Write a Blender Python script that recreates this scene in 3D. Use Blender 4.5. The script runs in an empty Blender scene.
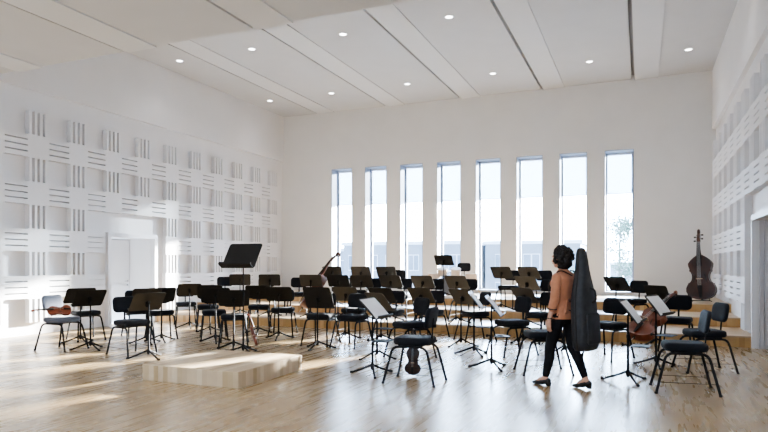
import bpy, bmesh, math, random
from mathutils import Vector, Matrix, noise
random.seed(7)
PI = math.pi
R = math.radians
scene = bpy.context.scene
COL = scene.collection

# ------------------------------------------------------------------ camera
CAM_H = 1.45
F = 612.0
YAW = R(22.8)
CS, SN = math.cos(YAW), math.sin(YAW)
cam_data = bpy.data.cameras.new('camera')
cam = bpy.data.objects.new('camera', cam_data)
COL.objects.link(cam)
cam.location = (0, 0, CAM_H)
cam.rotation_euler = (R(90), 0, YAW)
cam_data.sensor_width = 36
cam_data.lens = 36 * F / 768
cam_data.shift_y = (265 - 216) / 768
cam_data.clip_end = 500
scene.camera = cam


def ground(px, z):
    """floor point lying in the direction px at the distance z in front of the camera"""
    xc = (px - 384) / F * z
    return CS * xc - SN * z, SN * xc + CS * z


def dist_for(px, Y):
    return Y / (SN * (px - 384) / F + CS)


# ------------------------------------------------------------------ materials
def new_mat(name):
    m = bpy.data.materials.new(name)
    m.use_nodes = True
    nt = m.node_tree
    for n in list(nt.nodes):
        nt.nodes.remove(n)
    out = nt.nodes.new('ShaderNodeOutputMaterial')
    return m, nt, out


def pbr(name, col, rough=.5, metal=0., var=.06, scale=30., spec=.5, bump=0., bscale=200., sheen=0., col2=None):
    m, nt, out = new_mat(name)
    b = nt.nodes.new('ShaderNodeBsdfPrincipled')
    b.inputs['Roughness'].default_value = rough
    b.inputs['Metallic'].default_value = metal
    b.inputs['Specular IOR Level'].default_value = spec
    if sheen:
        b.inputs['Sheen Weight'].default_value = sheen
    tc = nt.nodes.new('ShaderNodeTexCoord')
    n = nt.nodes.new('ShaderNodeTexNoise')
    n.inputs['Scale'].default_value = scale
    n.inputs['Detail'].default_value = 4
    nt.links.new(tc.outputs['Object'], n.inputs['Vector'])
    r = nt.nodes.new('ShaderNodeValToRGB')
    c2 = col2 or tuple(min(1, c * (1 + var)) for c in col)
    r.color_ramp.elements[0].position = .3
    r.color_ramp.elements[1].position = .7
    r.color_ramp.elements[0].color = (*[c * (1 - var) for c in col], 1)
    r.color_ramp.elements[1].color = (*c2, 1)
    nt.links.new(n.outputs['Fac'], r.inputs['Fac'])
    nt.links.new(r.outputs['Color'], b.inputs['Base Color'])
    if bump:
        n2 = nt.nodes.new('ShaderNodeTexNoise')
        n2.inputs['Scale'].default_value = bscale
        nt.links.new(tc.outputs['Object'], n2.inputs['Vector'])
        bp = nt.nodes.new('ShaderNodeBump')
        bp.inputs['Strength'].default_value = bump
        bp.inputs['Distance'].default_value = .002
        nt.links.new(n2.outputs['Fac'], bp.inputs['Height'])
        nt.links.new(bp.outputs['Normal'], b.inputs['Normal'])
    nt.links.new(b.outputs['BSDF'], out.inputs['Surface'])
    return m


def parquet(name, cols, rough, bw=.55, bh=.07, rot=R(90), spec=.5, coat=0.):
    m, nt, out = new_mat(name)
    N = nt.nodes.new
    L = nt.links.new
    b = N('ShaderNodeBsdfPrincipled')
    b.inputs['Specular IOR Level'].default_value = spec
    b.inputs['Coat Weight'].default_value = coat
    b.inputs['Coat Roughness'].default_value = rough
    b.inputs['Coat IOR'].default_value = 1.5
    tc = N('ShaderNodeTexCoord')
    mp = N('ShaderNodeMapping')
    mp.inputs['Rotation'].default_value = (0, 0, rot)
    L(tc.outputs['Object'], mp.inputs['Vector'])
    br = N('ShaderNodeTexBrick')
    br.offset = .37
    br.offset_frequency = 2
    br.inputs['Scale'].default_value = 1
    br.inputs['Brick Width'].default_value = bw
    br.inputs['Row Height'].default_value = bh
    br.inputs['Mortar Size'].default_value = .0
    br.inputs['Mortar Smooth'].default_value = .1
    br.inputs['Color1'].default_value = (0, 0, 0, 1)
    br.inputs['Color2'].default_value = (1, 1, 1, 1)
    br.inputs['Mortar'].default_value = (.3, .3, .3, 1)
    L(mp.outputs['Vector'], br.inputs['Vector'])
    rp = N('ShaderNodeValToRGB')
    els = rp.color_ramp.elements
    els[0].position, els[1].position = 0, 1
    els[0].color, els[1].color = (*cols[0], 1), (*cols[-1], 1)
    for i, c in enumerate(cols[1:-1]):
        e = els.new((i + 1) / (len(cols) - 1))
        e.color = (*c, 1)
    L(br.outputs['Color'], rp.inputs['Fac'])
    # long grain
    mp2 = N('ShaderNodeMapping')
    mp2.inputs['Scale'].default_value = (14, 1.2, 4)
    L(tc.outputs['Object'], mp2.inputs['Vector'])
    gn = N('ShaderNodeTexNoise')
    gn.inputs['Scale'].default_value = 1
    gn.inputs['Detail'].default_value = 2
    L(mp2.outputs['Vector'], gn.inputs['Vector'])
    mr = N('ShaderNodeMapRange')
    mr.inputs['To Min'].default_value = .92
    mr.inputs['To Max'].default_value = 1.07
    L(gn.outputs['Fac'], mr.inputs['Value'])
    mx = N('ShaderNodeMix')
    mx.data_type = 'RGBA'
    mx.blend_type = 'MULTIPLY'
    mx.inputs['Factor'].default_value = 1
    L(rp.outputs['Color'], mx.inputs['A'])
    L(mr.outputs['Result'], mx.inputs['B'])
    L(mx.outputs['Result'], b.inputs['Base Color'])
    mr2 = N('ShaderNodeMapRange')
    mr2.inputs['To Min'].default_value = rough - .01
    mr2.inputs['To Max'].default_value = rough + .02
    L(gn.outputs['Fac'], mr2.inputs['Value'])
    L(mr2.outputs['Result'], b.inputs['Roughness'])
    L(b.outputs['BSDF'], out.inputs['Surface'])
    return m


def staves(name, cols, rough, w=.075):
    """vertical staves on upright faces, narrow planks on the top: built from position alone"""
    m, nt, out = new_mat(name)
    N = nt.nodes.new
    L = nt.links.new
    b = N('ShaderNodeBsdfPrincipled')
    b.inputs['Roughness'].default_value = rough
    tc = N('ShaderNodeTexCoord')
    sp = N('ShaderNodeSeparateXYZ')
    L(tc.outputs['Object'], sp.inputs[0])
    ad = N('ShaderNodeMath'); ad.operation = 'ADD'
    L(sp.outputs['X'], ad.inputs[0]); L(sp.outputs['Y'], ad.inputs[1])
    ge = N('ShaderNodeNewGeometry')
    sn = N('ShaderNodeSeparateXYZ')
    L(ge.outputs['Normal'], sn.inputs[0])
    ab = N('ShaderNodeMath'); ab.operation = 'ABSOLUTE'
    L(sn.outputs['Z'], ab.inputs[0])
    gt = N('ShaderNodeMath'); gt.operation = 'GREATER_THAN'; gt.inputs[1].default_value = .5
    L(ab.outputs[0], gt.inputs[0])
    mxv = N('ShaderNodeMix')
    L(gt.outputs[0], mxv.inputs['Factor']); L(ad.outputs[0], mxv.inputs['A']); L(sp.outputs['X'], mxv.inputs['B'])
    dv = N('ShaderNodeMath'); dv.operation = 'DIVIDE'; dv.inputs[1].default_value = w
    L(mxv.outputs['Result'], dv.inputs[0])
    fl = N('ShaderNodeMath'); fl.operation = 'FLOOR'
    L(dv.outputs[0], fl.inputs[0])
    wn = N('ShaderNodeTexWhiteNoise'); wn.noise_dimensions = '1D'
    L(fl.outputs[0], wn.inputs['W'])
    rp = N('ShaderNodeValToRGB')
    els = rp.color_ramp.elements
    els[0].color, els[1].color = (*cols[0], 1), (*cols[-1], 1)
    for i, c in enumerate(cols[1:-1]):
        e = els.new((i + 1) / (len(cols) - 1)); e.color = (*c, 1)
    L(wn.outputs['Value'], rp.inputs['Fac'])
    n = N('ShaderNodeTexNoise'); n.inputs['Scale'].default_value = 6
    L(tc.outputs['Object'], n.inputs['Vector'])
    mr = N('ShaderNodeMapRange'); mr.inputs['To Min'].default_value = .85; mr.inputs['To Max'].default_value = 1.12
    L(n.outputs['Fac'], mr.inputs['Value'])
    mx = N('ShaderNodeMix'); mx.data_type = 'RGBA'; mx.blend_type = 'MULTIPLY'; mx.inputs['Factor'].default_value = 1
    L(rp.outputs['Color'], mx.inputs['A']); L(mr.outputs['Result'], mx.inputs['B'])
    L(mx.outputs['Result'], b.inputs['Base Color'])
    L(b.outputs['BSDF'], out.inputs['Surface'])
    return m


def glass_mat():
    m, nt, out = new_mat('window_glass')
    t = nt.nodes.new('ShaderNodeBsdfTransparent')
    t.inputs['Color'].default_value = (.97, .985, 1, 1)
    g = nt.nodes.new('ShaderNodeBsdfGlossy')
    g.inputs['Roughness'].default_value = .02
    fr = nt.nodes.new('ShaderNodeFresnel')
    fr.inputs['IOR'].default_value = 1.35
    mx = nt.nodes.new('ShaderNodeMixShader')
    nt.links.new(fr.outputs[0], mx.inputs[0])
    nt.links.new(t.outputs[0], mx.inputs[1])
    nt.links.new(g.outputs[0], mx.inputs[2])
    nt.links.new(mx.outputs[0], out.inputs['Surface'])
    return m


def blind_mat():
    m, nt, out = new_mat('blind_fabric')
    t = nt.nodes.new('ShaderNodeBsdfTransparent')
    t.inputs['Color'].default_value = (.90, .95, 1, 1)
    d = nt.nodes.new('ShaderNodeBsdfTranslucent')
    d.inputs['Color'].default_value = (.10, .12, .15, 1)
    wv = nt.nodes.new('ShaderNodeTexWave')
    wv.inputs['Scale'].default_value = 12
    tc = nt.nodes.new('ShaderNodeTexCoord')
    nt.links.new(tc.outputs['Object'], wv.inputs['Vector'])
    mr = nt.nodes.new('ShaderNodeMapRange')
    mr.inputs['To Min'].default_value = .66
    mr.inputs['To Max'].default_value = .72
    nt.links.new(wv.outputs['Fac'], mr.inputs['Value'])
    mx = nt.nodes.new('ShaderNodeMixShader')
    nt.links.new(mr.outputs['Result'], mx.inputs[0])
    nt.links.new(t.outputs[0], mx.inputs[1])
    nt.links.new(d.outputs[0], mx.inputs[2])
    nt.links.new(mx.outputs[0], out.inputs['Surface'])
    return m


def emit_mat(name, col, s):
    m, nt, out = new_mat(name)
    e = nt.nodes.new('ShaderNodeEmission')
    e.inputs['Color'].default_value = (*col, 1)
    e.inputs['Strength'].default_value = s
    nt.links.new(e.outputs[0], out.inputs['Surface'])
    return m


M = {}
M['plaster'] = pbr('wall_plaster', (.79, .785, .775), .85, var=.02, scale=1.6, spec=.2)
M['upper'] = pbr('upper_wall_plaster', (.77, .765, .765), .85, var=.015, scale=1.6, spec=.2)
M['panel'] = pbr('panel_white', (.80, .795, .80), .6, var=.01, scale=5, spec=.3)
M['ceil'] = pbr('ceiling_board', (.60, .605, .615), .8, var=.015, scale=2, spec=.2)
M['strip'] = pbr('ceiling_strip', (.67, .675, .685), .8, var=.01, scale=2, spec=.2)
M['gap'] = pbr('ceiling_gap', (.34, .335, .33), .9, var=.02)
M['frame_white'] = pbr('white_paint', (.84, .85, .88), .45, var=.01)
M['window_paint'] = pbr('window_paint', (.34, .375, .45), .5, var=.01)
M['door_white'] = pbr('door_paint', (.84, .84, .86), .4, var=.01)
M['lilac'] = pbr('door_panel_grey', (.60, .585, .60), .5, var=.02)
M['floor'] = parquet('floor_parquet', [(.31, .205, .095), (.38, .265, .13), (.42, .305, .16), (.345, .235, .11), (.455, .34, .19)], .27, bw=.7, bh=.10, spec=.7, coat=.4)
M['tier_top'] = parquet('tier_parquet', [(.42, .29, .16), (.56, .41, .25), (.62, .47, .30)], .36, bw=.9, bh=.09, rot=0, spec=.8, coat=.5)
M['tier'] = staves('tier_staves', [(.42, .25, .09), (.56, .36, .15), (.50, .30, .12), (.66, .45, .22)], .45, .09)
M['podium'] = staves('podium_staves', [(.46, .34, .19), (.66, .53, .36), (.56, .43, .28), (.74, .62, .45)], .4, .075)
M['fabric'] = pbr('chair_fabric', (.009, .0105, .015), .8, var=.25, scale=160, spec=.25, bump=.35, bscale=600, sheen=.06)
M['grey_fabric'] = pbr('chair_fabric_pale', (.10, .11, .14), .85, var=.2, scale=160, spec=.3, bump=.35, bscale=600, sheen=.3)
M['metal'] = pbr('black_tube', (.007, .007, .008), .6, var=.1, spec=.25)
M['chrome'] = pbr('chrome_fitting', (.55, .55, .57), .25, metal=1, var=.03)
M['desk'] = pbr('stand_desk', (.011, .0105, .010), .5, var=.12, scale=8, spec=.35)
M['desk_floor_tint'] = pbr('stand_desk_floor_tint', (.036, .031, .024), .5, var=.12, scale=8, spec=.55)  # desk copy with the floor's brown reflection put into its colour
M['stem'] = pbr('stand_tube', (.008, .008, .009), .6, var=.1, spec=.2)
M['paper'] = pbr('paper', (.96, .97, .98), .7, var=.02, scale=12)
M['glass'] = glass_mat()
M['blind'] = blind_mat()
M['varnish'] = pbr('violin_varnish', (.26, .07, .035), .28, var=.25, scale=14, spec=.6)
M['varnish_cello'] = pbr('cello_varnish', (.17, .042, .018), .28, var=.25, scale=8, spec=.6)
M['varnish_dark'] = pbr('bass_varnish', (.05, .017, .009), .35, var=.4, scale=3.5, spec=.6)
M['varnish_deep'] = pbr('dark_violin_varnish', (.035, .014, .008), .3, var=.3, scale=12, spec=.6)
M['ebony'] = pbr('ebony', (.012, .01, .009), .55, var=.1)
M['maple'] = pbr('bridge_maple', (.55, .40, .24), .5, var=.1)
M['steel'] = pbr('string_steel', (.6, .6, .6), .3, metal=1)
M['skin'] = pbr('skin', (.62, .36, .25), .5, var=.04, scale=40, spec=.4)
M['blouse'] = pbr('rust_blouse', (.50, .225, .125), .75, var=.1, scale=14, spec=.2, sheen=.2, bump=.3, bscale=30)
M['pants'] = pbr('black_trousers', (.012, .012, .014), .8, var=.15, scale=20, spec=.2)
M['shoe'] = pbr('black_shoe', (.008, .008, .008), .3, var=.1)
M['hair'] = pbr('dark_curly_hair', (.012, .009, .008), .55, var=.4, scale=120, spec=.4)
M['case'] = pbr('black_case_cloth', (.022, .023, .026), .5, var=.3, scale=18, spec=.45, bump=.3, bscale=60)
M['drum_cream'] = pbr('drum_cream', (.72, .60, .48), .5, var=.04)
M['drum_grey'] = pbr('drum_grey', (.20, .20, .22), .45, var=.06)
M['drum_head'] = pbr('drum_head', (.8, .78, .74), .6, var=.02)
M['brass'] = pbr('brass_fitting', (.55, .38, .16), .3, metal=1)
M['lamp'] = emit_mat('lamp_glow', (1, .96, .9), 9)
M['facade'] = pbr('facade_render', (.32, .35, .40), .9, var=.04, scale=.3)
M['facade_win'] = pbr('facade_window', (.24, .28, .34), .3, var=.1, scale=.5)
M['leaf'] = pbr('leaf_green', (.15, .23, .19), .6, var=.4, scale=2)
M['bark'] = pbr('bark', (.25, .24, .24), .9, var=.2)
M['outground'] = pbr('outside_ground', (.35, .36, .36), .9, var=.06, scale=.1)


# ------------------------------------------------------------------ mesh builder
class MB:
    def __init__(s):
        s.v = []
        s.f = []

    def box(s, x0, x1, y0, y1, z0, z1, mat=None):
        b = len(s.v)
        pts = [(x0, y0, z0), (x1, y0, z0), (x1, y1, z0), (x0, y1, z0), (x0, y0, z1), (x1, y0, z1), (x1, y1, z1), (x0, y1, z1)]
        if mat:
            pts = [tuple(mat @ Vector(p)) for p in pts]
        s.v += pts
        s.f += [tuple(b + i for i in q) for q in ((0, 3, 2, 1), (4, 5, 6, 7), (0, 1, 5, 4), (1, 2, 6, 5), (2, 3, 7, 6), (3, 0, 4, 7))]
        return s

    def rings(s, loops, cap=True):
        """loft closed loops of equal count"""
        b = len(s.v)
        n = len(loops[0])
        for lp in loops:
            s.v += [tuple(p) for p in lp]
        for i in range(len(loops) - 1):
            for j in range(n):
                k = (j + 1) % n
                s.f.append((b + i * n + j, b + i * n + k, b + (i + 1) * n + k, b + (i + 1) * n + j))
        if cap:
            s.f.append(tuple(b + j for j in reversed(range(n))))
            s.f.append(tuple(b + (len(loops) - 1) * n + j for j in range(n)))
        return s

    def tube(s, pts, r, n=8, flat=1.0):
        pts = [Vector(p) for p in pts]
        rs = r if isinstance(r, (list, tuple)) else [r] * len(pts)
        loops = []
        up = Vector((0, 0, 1))
        prev = None
        for i, p in enumerate(pts):
            if i == 0:
                d = pts[1] - p
            elif i == len(pts) - 1:
                d = p - pts[i - 1]
            else:
                d = (pts[i + 1] - p).normalized() + (p - pts[i - 1]).normalized()
            d.normalize()
            if prev is None:
                a = d.cross(up)
                if a.length < .05:
                    a = d.cross(Vector((1, 0, 0)))
            else:
                a = prev - d * prev.dot(d)
            a.normalize()
            prev = a
            c = d.cross(a)
            loops.append([p + (a * math.cos(t) + c * math.sin(t) * flat) * rs[i] for t in [2 * PI * j / n for j in range(n)]])
        return s.rings(loops)

    def lathe(s, prof, n=24, mat=None, cap=True):
        """prof: list of (r, z)"""
        loops = []
        for r, z in prof:
            lp = [Vector((r * math.cos(2 * PI * j / n), r * math.sin(2 * PI * j / n), z)) for j in range(n)]
            if mat:
                lp = [mat @ p for p in lp]
            loops.append(lp)
        return s.rings(loops, cap)

    def slab(s, outline, layers, mat=None):
        """outline: 2-D loop round the origin; layers: (scale_inset, z)"""
        loops = []
        for ins, z in layers:
            lp = []
            for (x, y) in outline:
                l = math.hypot(x, y)
                k = max(0, (l - ins) / l)
                lp.append(Vector((x * k, y * k, z)))
            if mat:
                lp = [mat @ p for p in lp]
            loops.append(lp)
        return s.rings(loops)

    def build(s, name, mat, parent=None, smooth=35):
        me = bpy.data.meshes.new(name)
        me.from_pydata(s.v, [], s.f)
        me.update()
        bm = bmesh.new()
        bm.from_mesh(me)
        bmesh.ops.recalc_face_normals(bm, faces=bm.faces)
        bm.to_mesh(me)
        bm.free()
        if smooth:
            for p in me.polygons:
                p.use_smooth = True
            me.set_sharp_from_angle(angle=R(smooth))
        for mm in (mat if isinstance(mat, (list, tuple)) else [mat]):
            me.materials.append(mm)
        o = bpy.data.objects.new(name, me)
        COL.objects.link(o)
        if parent:
            o.parent = parent
        return o


def rrect(w, h, r, n=5):
    pts = []
    for cx, cy, a0 in ((w / 2 - r, h / 2 - r, 0), (-w / 2 + r, h / 2 - r, 90), (-w / 2 + r, -h / 2 + r, 180), (w / 2 - r, -h / 2 + r, 270)):
        for i in range(n + 1):
            a = R(a0 + 90 * i / n)
            pts.append((cx + r * math.cos(a), cy + r * math.sin(a)))
    return pts


def empty(name, loc=(0, 0, 0), rotz=0):
    o = bpy.data.objects.new(name, None)
    o.empty_display_size = .1
    COL.objects.link(o)
    o.location = loc
    o.rotation_euler = (0, 0, rotz)
    return o


def tag(o, label, cat, group=None):
    o['label'] = label
    o['category'] = cat
    if group:
        o['group'] = group
    return o


def struct(o):
    o['kind'] = 'structure'
    return o


def dup(root):
    r = root.copy()
    COL.objects.link(r)
    for ch in list(root.children):
        c = ch.copy()
        COL.objects.link(c)
        c.parent = r
        for g in list(ch.children):
            d = g.copy()
            COL.objects.link(d)
            d.parent = c
    return r


def plane_box(name, mat, *b):
    return struct(MB().box(*b).build(name, mat, smooth=0))


# ------------------------------------------------------------------ room shell
XL, XR, YB, YF = -11.7, 1.84, 18.5, -4.0
ZC, ZLOW, YS = 6.65, 4.90, 7.5
T1, T2, T3 = 12.35, 14.05, 15.5
H1, H2, H3 = .20, .39, .58
LV = {0: 0, 1: H1, 2: H2, 3: H3}
WT = .6   # back wall thickness
plane_box('floor', M['floor'], XL - .3, XR + 1.3, YF, YB + WT, -.3, 0)

# stage risers
for nm, y0, z0, z1 in (('floor_tier_lower', T1, 0, H1), ('floor_tier_middle', T2, H1, H2), ('floor_tier_upper', T3, H2, H3)):
    t = MB().box(XL, XR, y0 + .012, YB, z0, z1 - .025).build(nm, M['tier'], smooth=0)
    struct(t)
    MB().box(XL, XR, y0, YB, z1 - .025, z1).build('tread', M['tier_top'], t, smooth=0)

# left wall with the door opening
DL0, DL1, DLH = 10.9, 12.3, 2.12
m = MB()
m.box(XL - .9, XL, YF, DL0, 0, 5.08).box(XL - .9, XL, DL1, YB + WT, 0, 5.08).box(XL - .9, XL, DL0, DL1, DLH, 5.08)
m.box(XL - 1.0, XL - .88, DL0 - .2, DL1 + .2, -.05, 2.5)
wl = struct(m.build('wall_left', M['panel'], smooth=0))
plane_box('wall_left_upper', M['upper'], XL - .9, XL + .10, YF, YB, 5.08, ZC + .2)
DR0, DR1, DRH = 10.3, 12.28, 2.22
m = MB()
m.box(XR, XR + .9, YF, DR0, 0, 5.08).box(XR, XR + .9, DR1, YB + WT, 0, 5.08).box(XR, XR + .9, DR0, DR1, DRH, 5.08)
struct(m.build('wall_right', M['panel'], smooth=0))
plane_box('wall_right_upper', M['upper'], XR - .09, XR + .9, YF, YB, 5.08, ZC + .2)

# back wall with eight openings
WX = [-9.71 + 1.25 * i for i in range(8)]
WW = .77
WZ0, WZ1 = .66, 4.70
m = MB()
e0 = XL - .3
for x in WX:
    m.box(e0, x, YB, YB + WT, 0, ZC + .2)
    m.box(x, x + WW, YB, YB + WT, 0, WZ0).box(x, x + WW, YB, YB + WT, WZ1, ZC + .2)
    e0 = x + WW
m.box(e0, XR + .3, YB, YB + WT, 0, ZC + .2)
struct(m.build('wall_back', M['plaster'], smooth=0))

for i, x in enumerate(WX):
    w = struct(empty('window_%d' % (i + 1), (x + WW / 2, YB + .5, WZ0)))
    hw, hh = WW / 2, WZ1 - WZ0
    fr = MB()
    fr.box(-hw, -hw + .055, -.03, .05, 0, hh).box(hw - .055, hw, -.03, .05, 0, hh)
    fr.box(-hw + .055, hw - .055, -.03, .05, 0, .06).box(-hw + .055, hw - .055, -.03, .05, hh - .06, hh)
    fr.build('window_frame', M['window_paint'], w, smooth=0)
    MB().box(-hw + .055, hw - .055, .005, .013, .06, hh - .06).build('pane', M['glass'], w, smooth=0)
    # lining of the reveal and sill
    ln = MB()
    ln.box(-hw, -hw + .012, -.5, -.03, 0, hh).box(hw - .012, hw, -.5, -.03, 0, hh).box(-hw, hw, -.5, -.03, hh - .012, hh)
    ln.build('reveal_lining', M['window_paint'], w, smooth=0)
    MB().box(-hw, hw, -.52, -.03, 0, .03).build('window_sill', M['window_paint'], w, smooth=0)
    bl = MB().box(-hw + .03, hw - .03, -.045, -.041, 2.86, hh - .02).build('roller_blind', M['blind'], w, smooth=0)
    MB().box(-hw + .03, hw - .03, -.05, -.036, 2.84, 2.865).build('hem_bar', M['frame_white'], bl, smooth=0)
    MB().tube([(-hw + .03, -.06, hh - .04), (hw - .03, -.06, hh - .04)], .024, 10).build('blind_roller', M['frame_white'], bl)

# ceilings: boards with open gaps, lighter strips, slab above
GX = [-10.21, -7.66, -5.17, -2.68, -.19]
def ceiling(z, y0, y1, name):
    a = MB()
    b = MB()
    e = XL
    for g in GX:
        a.box(e, g - .065, y0, y1, z, z + .12)
        b.box(g + .02, g + .62, y0, y1, z - .025, z + .12)
        e = g + .62
    a.box(e, XR, y0, y1, z, z + .12)
    o = struct(a.build(name, M['ceil'], smooth=0))
    b.build('ceiling_strip', M['strip'], o, smooth=0)
    MB().box(XL, XR, y0, y1, z + .12, z + .3).build('ceiling_slab', M['gap'], o, smooth=0)
    return o
ceiling(ZC, YS, YB, 'ceiling')
ceiling(ZLOW, YF, YS, 'ceiling_low')
plane_box('trim_soffit', M['ceil'], XL, XR, YS - .12, YS, ZLOW + .3, ZC + .3)

# doors
d = struct(empty('door_1', (XL, DL0, 0)))
fr = MB()
fr.box(-.02, .10, -.1, 0, 0, DLH + .1).box(-.02, .10, DL1 - DL0, DL1 - DL0 + .1, 0, DLH + .1).box(-.02, .10, 0, DL1 - DL0, DLH, DLH + .1)
fr.build('door_frame', M['door_white'], d, smooth=0)
lf = MB()
lf.box(-.80, -.75, .02, DL1 - DL0 - .02, .01, DLH - .02)
lf.box(-.75, -.74, .15, DL1 - DL0 - .15, .15, .95).box(-.75, -.74, .15, DL1 - DL0 - .15, 1.1, DLH - .16)
leaf = lf.build('door_leaf', M['door_white'], d, smooth=0)
hd = MB()
hd.lathe([(.026, 0), (.026, .008)], 14, Matrix.Translation((-.74, DL1 - DL0 - .1, 1.03)) @ Matrix.Rotation(R(90), 4, 'Y'))
hd.tube([(-.74, DL1 - DL0 - .1, 1.03), (-.69, DL1 - DL0 - .1, 1.03), (-.685, DL1 - DL0 - .12, 1.03), (-.685, DL1 - DL0 - .24, 1.03)], .01, 8)
hd.lathe([(.02, 0), (.02, .008)], 14, Matrix.Translation((-.74, DL1 - DL0 - .1, .93)) @ Matrix.Rotation(R(90), 4, 'Y'))
hd.build('door_handle', M['chrome'], leaf)
d = struct(empty('door_2', (XR, DR0, 0)))
fr = MB()
fr.box(-.07, .02, DR1 - DR0, DR1 - DR0 + .09, 0, DRH + .1).box(-.07, .02, -.09, 0, 0, DRH + .1).box(-.07, .02, 0, DR1 - DR0, DRH, DRH + .1)
fr.build('door_frame', M['door_white'], d, smooth=0)
lf = MB()
lf.box(.75, .8, 0, DR1 - DR0, 0, DRH)
lf.build('door_leaf', M['door_white'], d, smooth=0)
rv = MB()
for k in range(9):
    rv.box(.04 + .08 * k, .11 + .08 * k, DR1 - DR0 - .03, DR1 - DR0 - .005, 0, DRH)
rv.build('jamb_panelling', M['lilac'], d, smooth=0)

# relief panels on the side walls
CW, CH, PT = .4925, .485, .125
PTOP = 4.63
def cell_mesh(kind):
    a = MB()
    if kind == 'v':
        for k in range(4):
            c = .065 + k * .121
            a.box(0, PT, c - .029, c + .029, 0, CH)
    elif kind == 'h':
        for k in range(4):
            c = .0606 + k * .1212
            a.box(0, PT, 0, CW, c - .048, c + .048)
    else:
        a.box(0, PT, 0, CW, 0, CH)
    return a
protos = {}
for k in 'vhp':
    o = cell_mesh(k).build({'v': 'vertical_slats', 'h': 'horizontal_slats', 'p': 'plain_square'}[k], M['panel'], smooth=0)
    protos[k] = o.data
    bpy.data.objects.remove(o)
ORD = ['first', 'second', 'third', 'fourth', 'fifth', 'sixth', 'seventh', 'eighth', 'ninth', 'tenth', 'eleventh', 'twelfth', 'thirteenth']
ROWN = ['top row', 'second row down', 'third row down', 'fourth row down', 'bottom row']
for side, ncol in ((0, 12), (1, 8)):
    xw = XL if side == 0 else XR
    for k in range(ncol):
        e = 18.08 - .985 * k
        for i in range(5):
            top = PTOP - 2 * CH * i
            cells = [('v', e - CW, top - CH)]
            if i < 4:
                cells += [('h', e - 2 * CW, top - 2 * CH), ('p', e - CW, top - 2 * CH)]
            keep = []
            for kd, y, z in cells:
                d0, d1, dh = (DL0 - .12, DL1 + .12, DLH + .1) if side == 0 else (-9, DR1 + .1, DRH + .1)
                if y + CW > d0 and y < d1 and z < dh:
                    continue
                tier = H3 if y + CW > T3 else H2 if y + CW > T2 else H1 if y + CW > T1 else 0
                if z < tier + .02:
                    continue
                keep.append((kd, y, z))
            if not keep:
                continue
            zb = min(c[2] for c in keep)
            root = empty('relief_panel', (xw + (.003 if side == 0 else -.003), e, zb))
            where = 'left wall' if side == 0 else 'right wall'
            tag(root, 'white woven slat relief panel on %s, %s, %s from the back corner' % (where, ROWN[i], ORD[k]),
                'wall panel', 'white relief panels on the %s' % where)
            for kd, y, z in keep:
                c = bpy.data.objects.new({'v': 'vertical_slats', 'h': 'horizontal_slats', 'p': 'plain_square'}[kd], protos[kd])
                COL.objects.link(c)
                c.parent = root
                if side == 0:
                    c.location = (0, y - e, z - zb)
                else:
                    c.rotation_euler = (0, 0, PI)
                    c.location = (0, y - e + CW, z - zb)

# recessed ceiling lights
def make_lamp():
    r = empty('ceiling_light')
    MB().lathe([(.075, 0), (.10, 0), (.105, -.006), (.10, -.012), (.078, -.012), (.075, 0)], 28, cap=False).build('trim_ring', M['frame_white'], r)
    MB().lathe([(.0752, -.004), (.0752, -.002)], 28).build('diffuser', M['lamp'], r)
    return r
lamp0 = None
LX = [-10.83, -8.64, -6.19, -3.71, -1.22, 1.05]
LXN = ['beside the left wall', 'second from the left wall', 'third from the left wall', 'third from the right wall', 'second from the right wall', 'beside the right wall']
for (y, rn) in ((16.45, 'row nearest the windows'), (12.34, 'middle row of the hall')):
    for x, xn in zip(LX, LXN):
        if lamp0 is None:
            lamp0 = o = make_lamp()
        else:
            o = dup(lamp0)
        o.location = (x, y, ZC)
        tag(o, 'small round recessed ceiling downlight, %s, %s' % (rn, xn), 'ceiling light', 'recessed ceiling downlights')
        ld = bpy.data.lights.new('downlight_lamp', 'SPOT')
        ld.energy = 34
        ld.color = (1, .93, .87)
        ld.spot_size = R(105)
        ld.spot_blend = 1.0
        ld.shadow_soft_size = .07
        lo = bpy.data.objects.new('downlight_lamp', ld)
        COL.objects.link(lo)
        lo.location = (x, y, ZC - .03)

# unseen fill lamps added under the low gallery ceiling behind and above the viewer
for x in (-9.5, -5, -.8):
    for y in (-2, 3.5):
        ld = bpy.data.lights.new('gallery_fill', 'AREA')
        ld.shape = 'DISK'
        ld.size = 1.2
        ld.energy = 42
        ld.color = (1, .95, .9)
        lo = bpy.data.objects.new('gallery_fill', ld)
        COL.objects.link(lo)
        lo.location = (x, y, ZLOW - .06)

# ------------------------------------------------------------------ podium
PX, PY = -5.07, 6.66
pod = MB().slab(rrect(1.46, 1.46, .012, 2), [(.004, 0), (0, .006), (0, .194), (.008, .2)]).build('conductor_podium', M['podium'], smooth=20)
pod.location = (PX, PY, 0)
tag(pod, 'low square pale wood conductor podium with vertical staves on the floor', 'podium')


def face_podium(x, y):
    return math.atan2(PY - y, PX - x)


# ------------------------------------------------------------------ chair (faces local +X)
def arc_pts(pts, rad, n=4):
    """round the inner corners of a polyline"""
    pts = [Vector(p) for p in pts]
    out = [pts[0]]
    for i in range(1, len(pts) - 1):
        a, b, c = pts[i - 1], pts[i], pts[i + 1]
        d1, d2 = (a - b).normalized(), (c - b).normalized()
        p0, p1 = b + d1 * rad, b + d2 * rad
        for k in range(n + 1):
            t = k / n
            out.append(p0 * (1 - t) ** 2 + b * 2 * t * (1 - t) + p1 * t * t)
    out.append(pts[-1])
    return out


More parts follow.
